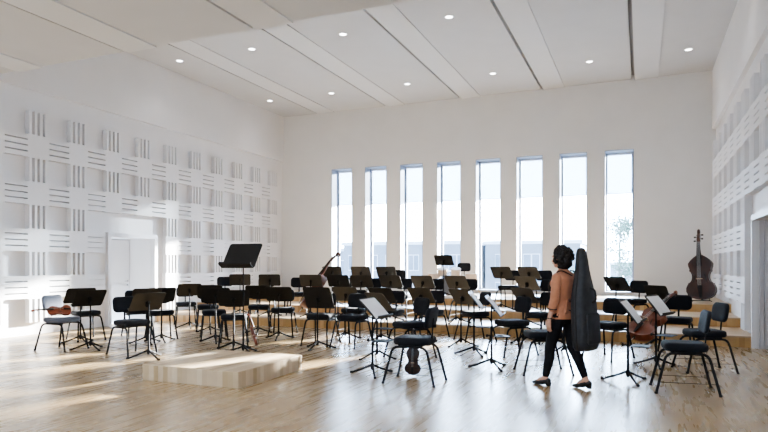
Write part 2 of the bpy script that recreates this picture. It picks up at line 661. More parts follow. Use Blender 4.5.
def make_chair(fab):
    t = empty('orchestra_chair')
    s = MB()
    ol = rrect(.46, .46, .10, 6)
    s.slab(ol, [(.06, .472), (.015, .479), (0, .505), (.003, .545), (.02, .562), (.07, .568), (.2, .560)])
    s.build('seat', fab, t, 50)
    u = MB().box(-.16, .16, -.17, .17, .462, .476)
    u.box(-.13, -.09, -.215, .215, .452, .468).box(.09, .13, -.215, .215, .452, .468)
    u.build('seat_plate', M['metal'], t, 30)
    # backrest: curved pad
    b = MB()
    loops = []
    o2 = rrect(.42, .255, .075, 6)
    for ins, dx in ((.05, -.026), (.012, -.022), (0, -.008), (0, .006), (.012, .018), (.05, .024), (.12, .022)):
        lp = []
        for (y, z) in o2:
            l = math.hypot(y, z)
            k = (l - ins) / l
            yy, zz = y * k, z * k
            lp.append(Vector((-.222 + dx + .28 * yy * yy - .16 * zz, yy, .805 + zz)))
        loops.append(lp)
    b.rings(loops)
    b.build('backrest', fab, t, 50)
    st = MB()
    st.tube(arc_pts([(-.10, 0, .462), (-.215, 0, .462), (-.240, 0, .80)], .05), [.016] * 7, 8, flat=.6)
    st.build('back_stem', M['metal'], t)
    kn = MB().lathe([(.006, 0), (.018, .002), (.018, .03), (.012, .034)], 10, Matrix.Translation((-.240, 0, .70)) @ Matrix.Rotation(R(-90), 4, 'Y'))
    kn.build('adjusting_knob', M['metal'], t)
    for sy in (-1, 1):
        top = .455
        for sx in (-1, 1):
            l = MB()
            l.tube(arc_pts([(sx * .10, sy * .205, top), (sx * .215, sy * .205, top), (sx * .325, sy * .25, .012)], .08), .0155, 8)
            lg = l.build('leg', M['metal'], t)
            MB().lathe([(.016, 0), (.019, .001), (.019, .02), (.016, .024)], 10, Matrix.Translation((sx * .326, sy * .2505, 0))).build('foot_cap', M['metal'], lg)
        MB().tube([(-.105, sy * .205, top), (.105, sy * .205, top)], .0155, 8).build('side_rail', M['metal'], t)
        MB().tube([(-.297, sy * .238, .13), (.297, sy * .238, .13)], .0035, 6).build('stretcher', M['metal'], t)
    return t


chair_pale = make_chair(M['grey_fabric'])
chair_dark = make_chair(M['fabric'])
used = {'pale': False, 'dark': False}
CHAIR_POS = {}
def put_chair(key, px, z, lvl, label, group, turn=0, Y=None, kind='dark'):
    if Y is not None:
        z = dist_for(px, Y)
    x, y = ground(px, z)
    p = chair_pale if kind == 'pale' else chair_dark
    o = dup(p) if used[kind] else p
    used[kind] = True
    o.location = (x, y, LV[lvl])
    o.rotation_euler = (0, 0, face_podium(x, y) + R(turn))
    tag(o, label, 'chair', group)
    CHAIR_POS[key] = (x, y, LV[lvl], o.rotation_euler[2])
    return o


GL, GB, GR = 'chairs at the left of the floor', 'chairs in the floor rows before the risers', 'chairs at the right of the floor'
G1, G2 = 'chairs on the lowest riser', 'chairs on the middle riser'
BC = 'black orchestra chair '
CH = [
 # key px z level label group turn
 ('A1', 62, 10.5, 0, 'grey upholstered chair at far left by the wall with a violin on its seat', GL, 16, 'pale'),
 ('A2', 86, 11.9, 0, 'dark chair with sunlit grey seat hidden behind the two far left music stands', GL, 0, 'dark'),
 ('A3', 132, 9.9, 0, BC + 'standing alone left of the podium, behind a brown music stand', GL, 4, 'dark'),
 ('A4', 138, 12.4, 0, BC + 'showing only its back just before the white left door', GL, 0, 'dark'),
 ('A5', 161, 12.1, 0, BC + 'right of the white door, first behind the brown stand', GL, 0, 'dark'),
 ('A6', 186, 14.7, 0, BC + 'nearest the left wall panels in the farthest floor row', GB, 0, 'dark'),
 ('A7', 208, 13.7, 0, BC + 'second from the left in the farthest floor row', GB, 0, 'dark'),
 ('A8', 214, 12.1, 0, BC + 'left of the tall conductor stand, second nearest to it', GB, 0, 'dark'),
 ('A9', 234, 11.1, 0, BC + 'directly behind the tall conductor stand with a violin leaning on its leg', GB, 0, 'dark'),
 ('A12', 259, 13.7, 0, BC + 'just right of the conductor stand pole, close to the lowest riser', GB, 0, 'dark'),
 ('A13', 283, 12.8, 0, BC + 'before the lowest riser, left of the leaning double bass', GB, 0, 'dark'),
 ('B2', 321, 11.2, 0, BC + 'behind the wide black stand below the leaning double bass', GB, 0, 'dark'),
 ('B3', 352, 10.9, 0, BC + 'left of the stand with the large white sheet', GB, 0, 'dark'),
 ('B4', 354, 12.6, 0, BC + 'before the lowest riser, directly behind the chair left of the white sheet', GB, 0, 'dark'),
 ('B8', 391, 12.2, 0, BC + 'before the riser, behind the stand with the large white sheet', GB, 0, 'dark'),
 ('B7', 430, 12.2, 0, BC + 'before the riser, behind the two side-on chairs with the hanging violin', GB, 0, 'dark'),
 ('B5', 410, 9.6, 0, BC + 'side-on behind the front chair that has a violin under it', GR, 0, 'dark'),
 ('B6', 415, 7.6, 0, BC + 'nearest at centre with a dark violin under its seat', GR, -11, 'dark'),
 ('C3', 475, 11.75, 0, BC + 'behind the two narrow edge-on music stands at centre', GR, -25, 'dark'),
 ('D1', 512, 9.9, 0, BC + 'right of the two edge-on music stands, first left of the woman', GR, 0, 'dark'),
 ('D2', 543, 8.25, 0, BC + 'right behind the left leg of the walking woman', GR, 0, 'dark'),
 ('D3', 541, 11.5, 0, BC + 'before the riser, at elbow height left of the walking woman', GR, 0, 'dark'),
 ('E2', 608, 9.5, 0, BC + 'on the floor just right of the black cello case', GR, 25, 'dark'),
 ('E3', 677, 10.4, 0, BC + 'with wide back and the red cello lying across it', GR, 40, 'dark'),
 ('F1', 684, 7.05, 0, BC + 'nearest the camera at the right, beside two edge-on stands', GR, -6, 'dark'),
 ('F2', 704, 8.4, 0, BC + 'at the right edge, behind the nearest right chair', GR, -6, 'dark'),
]
for k, px, z, lv, lab, g, turn, kind in CH:
    put_chair(k, px, z, lv, lab, g, turn, None, kind)
ROW1 = [('L1a', 225, 'first from the left'), ('L1b', 266, 'second from the left'), ('L1c', 298, 'beside the leaning double bass'),
        ('L1d', 342, 'fourth from the left'), ('L1e', 371, 'fifth from the left'), ('L1f', 401, 'sixth from the left'),
        ('L1g', 432, 'seventh from the left'), ('L1h', 465, 'below the drums'), ('L1i', 543, 'behind the left shoulder of the woman'),
        ('L1j', 632, 'right of the black cello case')]
for k, px, w in ROW1:
    put_chair(k, px, 0, 1, BC + 'on the lowest riser, ' + w, G1, 0, 13.4)
ROW2 = [('L2b', 361, 'behind the second stand from the left'), ('L2c', 396, 'left of the drums'), ('L2d', 509, 'right of the drums'),
        ('L2e', 540, 'close left of the head of the woman')]
for k, px, w in ROW2:
    put_chair(k, px, 0, 2, BC + 'on the middle riser, ' + w, G2, 0, 14.95)
put_chair('L3', 462, 0, 3, BC + 'on the top riser behind the drums', None, 0, 17.5)


# ------------------------------------------------------------------ music stand (desk faces local +X)
def make_stand(desk, w=.52, h=.36, ch=.88, tilt=38, tray=False, foot=1.0, lip=1.0):
    t = empty('music_stand')
    tl = R(tilt)
    T = Matrix.Translation((0.035, 0, ch)) @ Matrix.Rotation(-tl, 4, 'Y') @ Matrix.Rotation(R(90), 4, 'Y') @ Matrix.Rotation(R(90), 4, 'Z')
    d = MB().slab(rrect(w, h, .045, 5), [(.002, -.003), (0, -.001), (0, .002), (.002, .004)], T)
    dk = d.build('desk', desk, t, 40)
    T2_ = Matrix.Translation((0.035, 0, ch)) @ Matrix.Rotation(-tl, 4, 'Y')
    lg = MB()
    lg.box(.002, .055 * lip, -w / 2 + .012, w / 2 - .012, -h / 2 - .002, -h / 2 + .004, T2_)
    lg.box(.05 * lip, .055 * lip, -w / 2 + .012, w / 2 - .012, -h / 2 - .002, -h / 2 + .018 * lip, T2_)
    lg.build('ledge', desk, dk, 0)
    k = MB()
    k.lathe([(.03, 0), (.032, .004), (.03, .02), (.012, .024)], 14, T2_ @ Matrix.Translation((-.002, 0, -.015)) @ Matrix.Rotation(R(-90), 4, 'Y'))
    k.box(-.05, -.01, -.018, .018, -.07, .02, T2_)
    k.build('desk_clamp', M['stem'], t, 40)
    MB().tube([(0, 0, .52), (0, 0, ch - .03)], .0115, 8).build('upper_pole', M['stem'], t)
    MB().tube([(0, 0, .06), (0, 0, .56)], .016, 8).build('pole', M['stem'], t)
    MB().lathe([(.013, .54), (.019, .545), (.019, .585), (.011, .59)], 12).build('collar', M['stem'], t)
    hb = MB().lathe([(.012, .07), (.024, .075), (.026, .12), (.02, .15), (.013, .155)], 12)
    hb.build('hub', M['stem'], t)
    for a in (60, 180, 300):
        c, s = math.cos(R(a)), math.sin(R(a))
        l = MB().tube([(c * .015, s * .015, .125), (c * .16 * foot, s * .16 * foot, .064), (c * .30 * foot, s * .30 * foot, .014)], [.0155, .0145, .0135], 8)
        lo = l.build('leg', M['stem'], t)
        MB().tube([(c * .285 * foot, s * .285 * foot, .017), (c * (.30 * foot + .025), s * (.30 * foot + .025), .014)], .017, 8).build('rubber_foot', M['metal'], lo)
    if tray:
        tr = MB()
        Tt = Matrix.Translation((.15, 0, .455))
        tr.slab(rrect(.22, .30, .03, 4), [(.003, -.004), (0, -.002), (0, .002), (.003, .004)], Tt)
        tr.build('tray', M['tray'], t, 40)
        MB().tube([(-.05, 0, .455), (.06, 0, .455)], .009, 8).build('tray_arm', M['stem'], t)
        MB().lathe([(.008, 0), (.022, .003), (.022, .02), (.014, .026)], 10, Matrix.Translation((-.05, 0, .455)) @ Matrix.Rotation(R(-90), 4, 'Y')).build('tray_knob', M['stem'], t)
    return t


M['tray'] = pbr('tray_plate', (.035, .045, .06), .6, var=.1, spec=.2)
st_kinds = {}
STAND_POS = {}
def put_stand(key, px, z, lvl, label, group, kind='dark', Y=None, turn=0, ch=.88, tilt=38, tray=False, w=.52, h=.36):
    if Y is not None:
        z = dist_for(px, Y)
    x, y = ground(px, z)
    kk = (kind, ch, tilt, tray, w, h)
    if kk not in st_kinds:
        st_kinds[kk] = make_stand(M['desk_floor_tint'] if kind == 'brown' else M['desk'], w, h, ch, tilt, tray)
        o = st_kinds[kk]
    else:
        o = dup(st_kinds[kk])
    o.location = (x, y, LV[lvl])
    a = face_podium(x, y) + PI + R(turn)
    o.rotation_euler = (0, 0, a)
    tag(o, label, 'music stand', group)
    STAND_POS[key] = (x, y, LV[lvl], a, ch, tilt)
    return o


SG0, SG1, SG2 = 'music stands on the floor', 'music stands on the lowest riser', 'music stands on the middle riser'
MS = 'black music stand '
BS = 'brownish music stand '
ST = [
 ('sA2', 80.5, 11.4, 'far left, rear one of the two overlapping by the grey chair', 'dark', {}),
 ('sA1', 90.5, 10.5, 'far left, front one of the two overlapping by the grey chair', 'dark', {}),
 ('sA3', 148.7, 9.5, 'left of the podium in front of a lone chair', 'brown', {}),
 ('sA4', 147, 11.3, 'behind the lone left brown stand, before the white door', 'brown', {}),
 ('sA5', 161.5, 11.6, 'right of the white door, behind the lone left stand', 'dark', {}),
 ('sA6', 189.6, 14.1, 'nearest the left wall panels in the farthest floor row', 'dark', {}),
 ('sA7', 210, 13.1, 'second from the left in the farthest floor row', 'dark', {}),
 ('sA8', 215.5, 11.5, 'left of the tall conductor stand', 'dark', {}),
 ('sA9', 233.7, 10.5, 'immediately behind the tall conductor stand', 'dark', {}),
 ('sA12', 258, 12.9, 'just right of the conductor stand, close to the riser', 'dark', {}),
 ('sA13', 278.6, 12.0, 'on the floor, second to the right of the conductor stand', 'dark', {}),
 ('sB2', 317.5, 10.6, 'wide, below the leaning double bass', 'dark', {'w': .54, 'h': .42, 'tilt': 26}),
 ('sB4', 345, 12.0, 'before the riser, left of the stand with the large white sheet', 'brown', {}),
 ('sB8', 381, 11.6, 'before the riser, behind the large white sheet', 'dark', {}),
 ('sB7', 420, 11.6, 'before the riser, behind the side-on centre chairs', 'brown', {}),
 ('sB5', 377, 9.5, 'with a tray, half hidden behind the white sheet', 'brown', {'tray': True}),
 ('sB6', 372.5, 8.1, 'nearest at centre, holding the large white sheet', 'dark', {'tray': True, 'turn': -23, 'tilt': 44}),
 ('sC3', 461, 10.95, 'before the riser, left of the two edge-on stands', 'brown', {}),
 ('sD1', 474, 9.9, 'edge-on with a tray, left one of the centre pair', 'dark', {'tray': True, 'turn': -41}),
 ('sD2', 491.5, 8.6, 'edge-on with a tray, right one of the centre pair', 'dark', {'tray': True, 'turn': -23}),
 ('sD3', 523, 11.5, 'before the riser, left of the walking woman', 'brown', {}),
 ('sE2', 564, 10.0, 'hidden behind the legs and body of the walking woman', 'dark', {}),
 ('sF1', 628, 7.6, 'edge-on with a tray, nearest of the right pair', 'dark', {'tray': True, 'turn': -25}),
 ('sF2', 656, 8.75, 'edge-on with a tray, rear of the right pair', 'dark', {'tray': True, 'turn': -50}),
 ('sE3', 656, 11.0, 'at the right, between the lowest riser and the red cello', 'dark', {'tilt': 24, 'ch': .92}),
]
for k, px, z, w, kind, kw in ST:
    put_stand(k, px, z, 0, (BS if kind == 'brown' else MS) + w, SG0, kind, **kw)
S1 = [('t1a', 240, 'first from the left', 'dark'), ('t1b', 269.5, 'second from the left', 'dark'), ('t1c', 310.5, 'below the neck of the double bass', 'brown'),
      ('t1d', 338, 'fourth from the left', 'dark'), ('t1e', 361, 'fifth from the left', 'brown'), ('t1f', 390, 'sixth from the left', 'dark'),
      ('t1g', 422, 'left of the drums', 'brown'), ('t1h', 456, 'below the drums', 'brown'), ('t1i', 526, 'close left of the woman', 'brown'),
      ('t1j', 616, 'right of the black cello case', 'dark')]
for k, px, w, kind in S1:
    put_stand(k, px, 0, 1, (BS if kind == 'brown' else MS) + 'on the lowest riser, ' + w, SG1, kind, Y=12.72, ch=.88)
S2 = [('t2a', 332, 'behind the neck of the double bass', 'dark'), ('t2b', 360.5, 'second from the left', 'brown'), ('t2c', 386, 'third from the left', 'brown'),
      ('t2d', 501, 'right of the drums', 'dark'), ('t2e', 528, 'close left of the head of the woman', 'brown')]
for k, px, w, kind in S2:
    put_stand(k, px, 0, 2, (BS if kind == 'brown' else MS) + 'on the middle riser, ' + w, SG2, kind, Y=14.42, ch=.88)
put_stand('t3', 443.5, 0, 3, MS + 'raised high on the top riser beside the drums', None, Y=16.0, ch=1.0)

# conductor's stand: taller, faces the podium
cx, cy = ground(243.3, 9.95)
c = make_stand(M['desk'], .62, .48, 1.60, 34, False, 1.25, 2.2)
c.name = 'conductor_stand'
c.location = (cx, cy, 0)
c.rotation_euler = (0, 0, face_podium(cx, cy) + R(-26))
tag(c, 'tall black conductor stand with wide desk behind the podium', 'music stand')


def put_sheet(key, label, w=.30, h=.30, off=0., dz=0., fold=False):
    x, y, z, a, ch, tilt = STAND_POS[key]
    o = MB()
    n = 6
    top, bot = [], []
    loops = []
    for i in range(n + 1):
        v = -h / 2 + h * i / n
        bend = .006 * math.sin(PI * i / n)
        loops.append([(.0065 + bend + .001, -w / 2, v), (.0065 + bend + .001, 0, v), (.0065 + bend, w / 2, v), (.0055 + bend, w / 2, v), (.0055 + bend, 0, v), (.0055 + bend, -w / 2, v)])
    o.rings(loops)
    s = o.build('sheet_music', M['paper'], None, 40)
    s.matrix_world = Matrix.Translation((x, y, z)) @ Matrix.Rotation(a, 4, 'Z') @ Matrix.Translation((.035, 0, ch)) @ Matrix.Rotation(-R(tilt), 4, 'Y') @ Matrix.Translation((0, off, dz))
    tag(s, label, 'sheet music', 'sheets on the music stands')
    return s


put_sheet('sB6', 'large white music sheet covering the nearest centre stand', .46, .33, 0, -.004)
put_sheet('sD1', 'white music sheet on the left edge-on centre stand', .42, .30, 0, -.02)
put_sheet('sD2', 'white music sheet on the right edge-on centre stand', .42, .30, 0, -.02)
put_sheet('sF1', 'white music sheet on the nearest right edge-on stand', .44, .32, 0, -.01)
put_sheet('sF2', 'white music sheet on the rear right edge-on stand', .44, .32, 0, -.01)


# ------------------------------------------------------------------ bowed instruments
OUT = [(0, 0), (.012, .10), (.04, .18), (.10, .252), (.18, .288), (.25, .287), (.31, .262), (.345, .238), (.36, .242), (.375, .205), (.42, .17), (.48, .155), (.54, .16), (.59, .18), (.625, .212), (.64, .206),
       (.67, .208), (.73, .23), (.79, .236), (.86, .215), (.92, .168), (.965, .10), (.985, .045), (1.0, .04)]
def make_instrument(name, L, varn, rib=.10, neck=.38, width=1.0, endpin=0., slope=False):
    """lies along +Y from the tail (0,0,0), front plate faces +Z"""
    t = empty(name)
    pts = []
    for y, x in OUT:
        if slope and y > .66:
            x *= 1 - .42 * max(0, (y - .80)) / .20
        pts.append((x * L * width, y * L))
    ol = pts + [(-x, y) for x, y in reversed(pts[1:])]
    rb = rib * L / 2
    cyy = L * .45
    def loop(k, z, grow=0):
        lp = []
        for x, y in ol:
            dx, dy = x, y - cyy
            l = math.hypot(dx, dy) or 1
            kk = k + grow / l
            lp.append((dx * kk, cyy + dy * kk, z))
        return lp
    ov = .012 * L
    arch = .045 * L
    b = MB()
    b.rings([loop(.3, -rb - arch), loop(.65, -rb - arch * .75), loop(.9, -rb - arch * .2), loop(1, -rb - .012 * L, ov), loop(1, -rb, ov), loop(1, -rb), loop(1, rb), loop(1, rb, ov), loop(1, rb + .012 * L, ov),
             loop(.9, rb + arch * .2), loop(.65, rb + arch * .75), loop(.3, rb + arch)])
    body = b.build('body', varn, t, 40)
    zt = rb + arch
    # f-holes
    for s in (-1, 1):
        fh = MB()
        fh.tube([(s * .085 * L, .55 * L, zt - .008 * L), (s * .10 * L, .52 * L, zt - .008 * L), (s * .115 * L, .45 * L, zt - .010 * L), (s * .135 * L, .385 * L, zt - .014 * L), (s * .15 * L, .36 * L, zt - .017 * L)],
                [.011 * L, .008 * L, .008 * L, .008 * L, .011 * L], 6)
        fh.build('sound_hole', M['ebony'], body)
    nk = MB()
    zn = zt + .02 * L
    nl = neck * L
    nk.tube([(0, L * .96, zn - .04 * L), (0, L * 1.02, zn - .045 * L), (0, L + nl * .55, zn - .02 * L), (0, L + nl, zn - .015 * L)], [.05 * L, .04 * L, .034 * L, .03 * L], 10)
    nk.build('neck', varn, t)
    fb = MB()
    y0, y1 = .73 * L, L + nl
    fb.rings([[(-.06 * L, y0, zn + .03 * L), (0, y0, zn + .045 * L), (.06 * L, y0, zn + .03 * L), (.05 * L, y0, zn + .005 * L), (-.05 * L, y0, zn + .005 * L)],
              [(-.035 * L, y1, zn - .0 * L), (0, y1, zn + .012 * L), (.035 * L, y1, zn - .0 * L), (.03 * L, y1, zn - .018 * L), (-.03 * L, y1, zn - .018 * L)]])
    fb.build('fingerboard', M['ebony'], t)
    # pegbox and scroll
    sc = MB()
    path, rr = [], []
    yb, zb = L + nl, zn - .02 * L
    path += [(0, yb, zb), (0, yb + .10 * L, zb - .012 * L), (0, yb + .20 * L, zb - .04 * L)]
    rr += [.04 * L, .036 * L, .03 * L]
    c0 = Vector((0, yb + .235 * L, zb - .075 * L))
    for k in range(15):
        a = R(100 - k * 40)
        q = (.058 - .0034 * k) * L
        path.append(c0 + Vector((0, math.cos(a) * q, math.sin(a) * q)))
        rr.append((.026 - .0006 * k) * L)
    sc.tube(path, rr, 8)
    scr = sc.build('scroll', varn, t)
    for i in range(4):
        s = 1 if i % 2 else -1
        y = yb + (.03 + .045 * i) * L
        z = zb - .004 * L - .035 * L * (i / 3)
        MB().tube([(-s * .045 * L, y, z), (s * .05 * L, y, z), (s * .06 * L, y, z), (s * .095 * L, y, z)], [.008 * L, .008 * L, .016 * L, .018 * L], 8).build('peg', M['ebony'], scr)
    br = MB().box(-.06 * L, .06 * L, .44 * L, .452 * L, zt - .006 * L, zt + .085 * L)
    br.build('bridge', M['maple'], t, 0)
    tp = MB().rings([[(-.022 * L, .02 * L, rb + .05 * L), (.022 * L, .02 * L, rb + .05 * L), (.022 * L, .02 * L, rb + .035 * L), (-.022 * L, .02 * L, rb + .035 * L)],
                     [(-.05 * L, .30 * L, zt + .055 * L), (.05 * L, .30 * L, zt + .055 * L), (.05 * L, .30 * L, zt + .035 * L), (-.05 * L, .30 * L, zt + .035 * L)]])
    tp.build('tailpiece', M['ebony'], t, 30)
    sg = MB()
    for i in range(4):
        x = (-.03 + .02 * i) * L
        sg.tube([(x, .30 * L, zt + .055 * L), (x * 1.1, .446 * L, zt + .087 * L), (x * .8, yb, zn + .014 * L), (x * .5, yb + .06 * L, zb + .01 * L)], .0025 * L, 5)
    sg.build('strings', M['steel'], t)
    if endpin:
        MB().tube([(0, .01, 0), (0, -endpin, 0)], .006, 8).build('endpin', M['steel'], t)
        MB().lathe([(.022, 0), (.018, .03)], 12, Matrix.Translation((0, -.03, 0)) @ Matrix.Rotation(R(-90), 4, 'X')).build('endpin_collar', M['ebony'], t)
    return t


def place_axis(o, base, tip, normal):
    base, tip, n = Vector(base), Vector(tip), Vector(normal)
    y = (tip - base).normalized()
    z = (n - y * n.dot(y)).normalized()
    x = y.cross(z)
    m_ = Matrix((x, y, z)).transposed().to_4x4()
    m_.translation = base
    o.matrix_world = m_


def at(px, z, h):
    x, y = ground(px, z)
    return Vector((x, y, h))


# violin lying on the grey chair
v = make_instrument('violin', .36, M['varnish'], .10)
x, y, z, a = CHAIR_POS['A1']
ax = R(228)
dv = Vector((math.cos(ax), math.sin(ax), 0))
b0 = Vector((x + .07 * math.cos(a), y + .07 * math.sin(a), .568 + .055)) - dv * .09
b0.z += .05
place_axis(v, b0, b0 + dv + Vector((0, 0, .0)), (.45, -.6, .75))
tag(v, 'red-brown violin lying flat on the grey chair at far left', 'violin')
# violin leaning against the chair behind the conductor's stand
v = make_instrument('violin', .36, M['varnish_cello'], .10)
b0 = at(257, 10.8, .03)
place_axis(v, b0, at(247.5, 10.95, .55), (.82, .50, .1))
tag(v, 'red-brown violin standing edge-on against a chair leg behind the conductor stand', 'violin')
# dark violin under the nearest centre chair
v = make_instrument('violin', .36, M['varnish_deep'], .10)
b0 = at(412.5, 8.02, .02)
place_axis(v, b0, at(413.5, 7.98, .62), (.25, -1, .1))
tag(v, 'dark brown violin standing upright under the nearest centre chair', 'violin')
# cello lying across a chair at the right
v = make_instrument('cello', .755, M['varnish_cello'], .15, .36, endpin=.40)
b0 = at(634.5, 9.75, .31)
place_axis(v, b0, at(683, 10.35, 1.06), (-.25, -.75, .75))
tag(v, 'orange-red cello leaning across a black chair at the right', 'cello')
# double bass leaning on the lowest riser
M['varnish_red'] = pbr('dark_red_varnish', (.085, .028, .018), .35, var=.3, scale=6, spec=.5)
v = make_instrument('double_bass', .95, M['varnish_red'], .17, .44, endpin=.13, slope=True)
b0 = at(302.5, 14.85, .42)
place_axis(v, b0, at(341.5, 15.3, 1.72), (-.75 * .875, -.75 * .485, .66))
tag(v, 'reddish double bass leaning diagonally over a chair on the lowest riser', 'double bass')
# double bass in the corner
v = make_instrument('double_bass', 1.06, M['varnish_dark'], .17, .27, endpin=.06, slope=True)
b0 = at(702, 14.5, H3 + .06)
bx, by = b0.x, b0.y
place_axis(v, b0, (bx - .05, by + .2, b0.z + 1.9), (-.30, -1, .1))
tag(v, 'large dark double bass standing upright in the right corner on the top riser', 'double bass')
s = empty('instrument_stand', (bx, by + .12, H3))
tag(s, 'low black frame stand behind the large dark corner double bass', 'instrument stand')
for sx in (-1, 1):
    MB().tube(arc_pts([(sx * .20, -.16, .012), (sx * .20, .30, .012), (sx * .05, .22, .55)], .06), .011, 8).build('leg', M['metal'], s)
MB().tube([(-.20, .18, .012), (.20, .18, .012)], .011, 8).build('crossbar', M['metal'], s)
MB().tube([(-.07, .21, .5), (.07, .21, .5)], .014, 8).build('rest', M['metal'], s)

# ------------------------------------------------------------------ drums on the top riser
dx, dy = ground(449, dist_for(449, 16.75))
k = empty('bass_drum', (dx, dy, H3), R(15))
tag(k, 'grey bass drum with two cream tom drums mounted on top, on the top riser', 'drum')
T = Matrix.Translation((0, .2, .28)) @ Matrix.Rotation(R(90), 4, 'X')
sh = MB().lathe([(.255, 0), (.272, .005), (.272, .03), (.26, .032), (.26, .36), (.272, .362), (.272, .39), (.255, .395)], 32, T).build('shell', M['drum_grey'], k)
MB().lathe([(.254, .397), (.254, .399)], 32, T).build('drum_head', M['drum_grey'], sh)
for sx in (-1, 1):
    MB().tube([(sx * .2, -.1, .22), (sx * .36, -.16, .012)], .01, 8).build('spur', M['chrome'], k)
for sx in (-1, 1):
    Tt = Matrix.Translation((sx * .19, .06, .58)) @ Matrix.Rotation(R(18), 4, 'X')
    tm = MB().lathe([(.135, 0), (.147, .004), (.147, .022), (.138, .024), (.138, .17), (.147, .172), (.147, .192), (.135, .196)], 28, Tt).build('tom_drum', M['drum_cream'], k)
    MB().lathe([(.134, .198), (.134, .2)], 28, Tt).build('drum_head', M['drum_head'], tm)
    MB().tube([(0, .05, .5), (0, .05, .68), (sx * .07, .05, .68)], .012, 8).build('tom_mount', M['chrome'], k)
def make_drum(label, px, Y, r, h, z0, name):
    x, y = ground(px, dist_for(px, Y))
    k = empty(name, (x, y, H3))
    tag(k, label, 'drum')
    s = MB().lathe([(r, z0), (r + .012, z0 + .004), (r + .012, z0 + .024), (r, z0 + .026), (r, z0 + h - .026), (r + .012, z0 + h - .024), (r + .012, z0 + h - .004), (r, z0 + h)], 28).build('shell', M['drum_cream'], k)
    MB().lathe([(r - .001, z0 + h), (r - .002, z0 + h + .002)], 28).build('drum_head', M['drum_head'], s)
    for a in (30, 150, 270):
        c, sn = math.cos(R(a)), math.sin(R(a))
        MB().tube([(c * (r + .012), sn * (r + .012), z0 + h * .5), (c * (r + .012), sn * (r + .012), z0 - .05), (c * (r + .08), sn * (r + .08), .01)], .009, 8).build('leg', M['brass'], k)
make_drum('cream snare drum on thin legs left of the grey bass drum', 434, 16.95, .17, .15, .48, 'snare_drum')
make_drum('cream floor tom on thin legs right of the grey bass drum', 471.5, 16.7, .17, .30, .32, 'floor_tom')


# ------------------------------------------------------------------ walking woman
def remesh(mb, name, mat, voxel, parent=None, smooth_it=4):
    o = mb.build(name + '_raw', mat, None)
    r = o.modifiers.new('r', 'REMESH')
    r.mode = 'VOXEL'
    r.voxel_size = voxel
    sm = o.modifiers.new('s', 'SMOOTH')
    sm.iterations = smooth_it
    sm.factor = .5
    dg = bpy.context.evaluated_depsgraph_get()
    me = bpy.data.meshes.new_from_object(o.evaluated_get(dg))
    me.name = name
    for p in me.polygons:
        p.use_smooth = True
    me.materials.clear()
    me.materials.append(mat)
    bpy.data.objects.remove(o)
    n = bpy.data.objects.new(name, me)
    COL.objects.link(n)
    if parent:
        n.parent = parent
    return n


def cap(mb, a, b, ra, rb, n=14):
    """closed tapered capsule"""
    a, b = Vector(a), Vector(b)
    d = (b - a)
    l = d.length
    d.normalize()
    pts, rs = [], []
    for t in (80, 55, 28):
        pts.append(a - d * ra * math.sin(R(t))); rs.append(ra * math.cos(R(t)))
    for t in range(0, 5):
        pts.append(a.lerp(b, t / 4)); rs.append(ra + (rb - ra) * t / 4)
    for t in (28, 55, 80):
        pts.append(b + d * rb * math.sin(R(t))); rs.append(rb * math.cos(R(t)))
    mb.tube(pts, rs, n)
    return mb


def ell(mb, c, r, rot=None, n=16):
    c = Vector(c)
    T = Matrix.Translation(c) @ (rot or Matrix.Identity(4)) @ Matrix.Diagonal((*r, 1))
    prof = [(math.cos(R(t)), math.sin(R(t))) for t in range(-84, 85, 14)]
    return mb.lathe(prof, n, T)


def torso(mb, secs, n=24):
    loops = []
    for (cx_, cy_, z, a, b) in secs:
        loops.append([Vector((cx_ + b * math.cos(2 * PI * j / n), cy_ + a * math.sin(2 * PI * j / n), z)) for j in range(n)])
    mb.rings(loops)
    return mb


hx, hy = ground(564, 7.27)
HEAD = R(153)
LHIP, RHIP = (.01, .088, .85), (-.015, -.088, .85)
LKN, RKN = (.135, .088, .475), (-.06, -.088, .465)
LAN, RAN = (.20, .085, .095), (-.235, -.085, .12)
LSH, RSH = (.0, .150, 1.305), (.0, -.150, 1.305)
LEL, REL = (-.015, .215, 1.045), (-.055, -.235, 1.055)
LWR, RWR = (.045, .236, .81), (.14, -.205, 1.13)
HC = Vector((.055, 0, 1.525))
hrot = Matrix.Rotation(R(-2), 4, 'Z')
b = MB()
# trunk and neck
torso(b, [(0, 0, .80, .10, .07), (0, 0, .86, .15, .095), (0, 0, .95, .15, .10), (.01, 0, 1.06, .118, .085), (.01, 0, 1.2, .135, .095), (0, 0, 1.3, .15, .09), (0, 0, 1.36, .11, .07), (.01, 0, 1.40, .05, .05)])
cap(b, (0, 0, 1.36), (.045, 0, 1.46), .05, .046)
# legs
for hp, kn, an in ((LHIP, LKN, LAN), (RHIP, RKN, RAN)):
    cap(b, hp, kn, .08, .05)
    mid = Vector(kn).lerp(Vector(an), .3) - Vector((.018, 0, 0))
    cap(b, kn, mid, .049, .052)
    cap(b, mid, an, .05, .033)
# feet
for an, to, hl in ((LAN, (.325, .095, .028), (.175, .083, .065)), (RAN, (-.115, -.09, .028), (-.265, -.085, .082))):
    cap(b, an, hl, .033, .03)
    cap(b, an, Vector(an).lerp(Vector(to), .55) + Vector((0, 0, .0)), .033, .03)
    cap(b, Vector(an).lerp(Vector(to), .55), to, .032, .022)
    cap(b, hl, to, .028, .022)
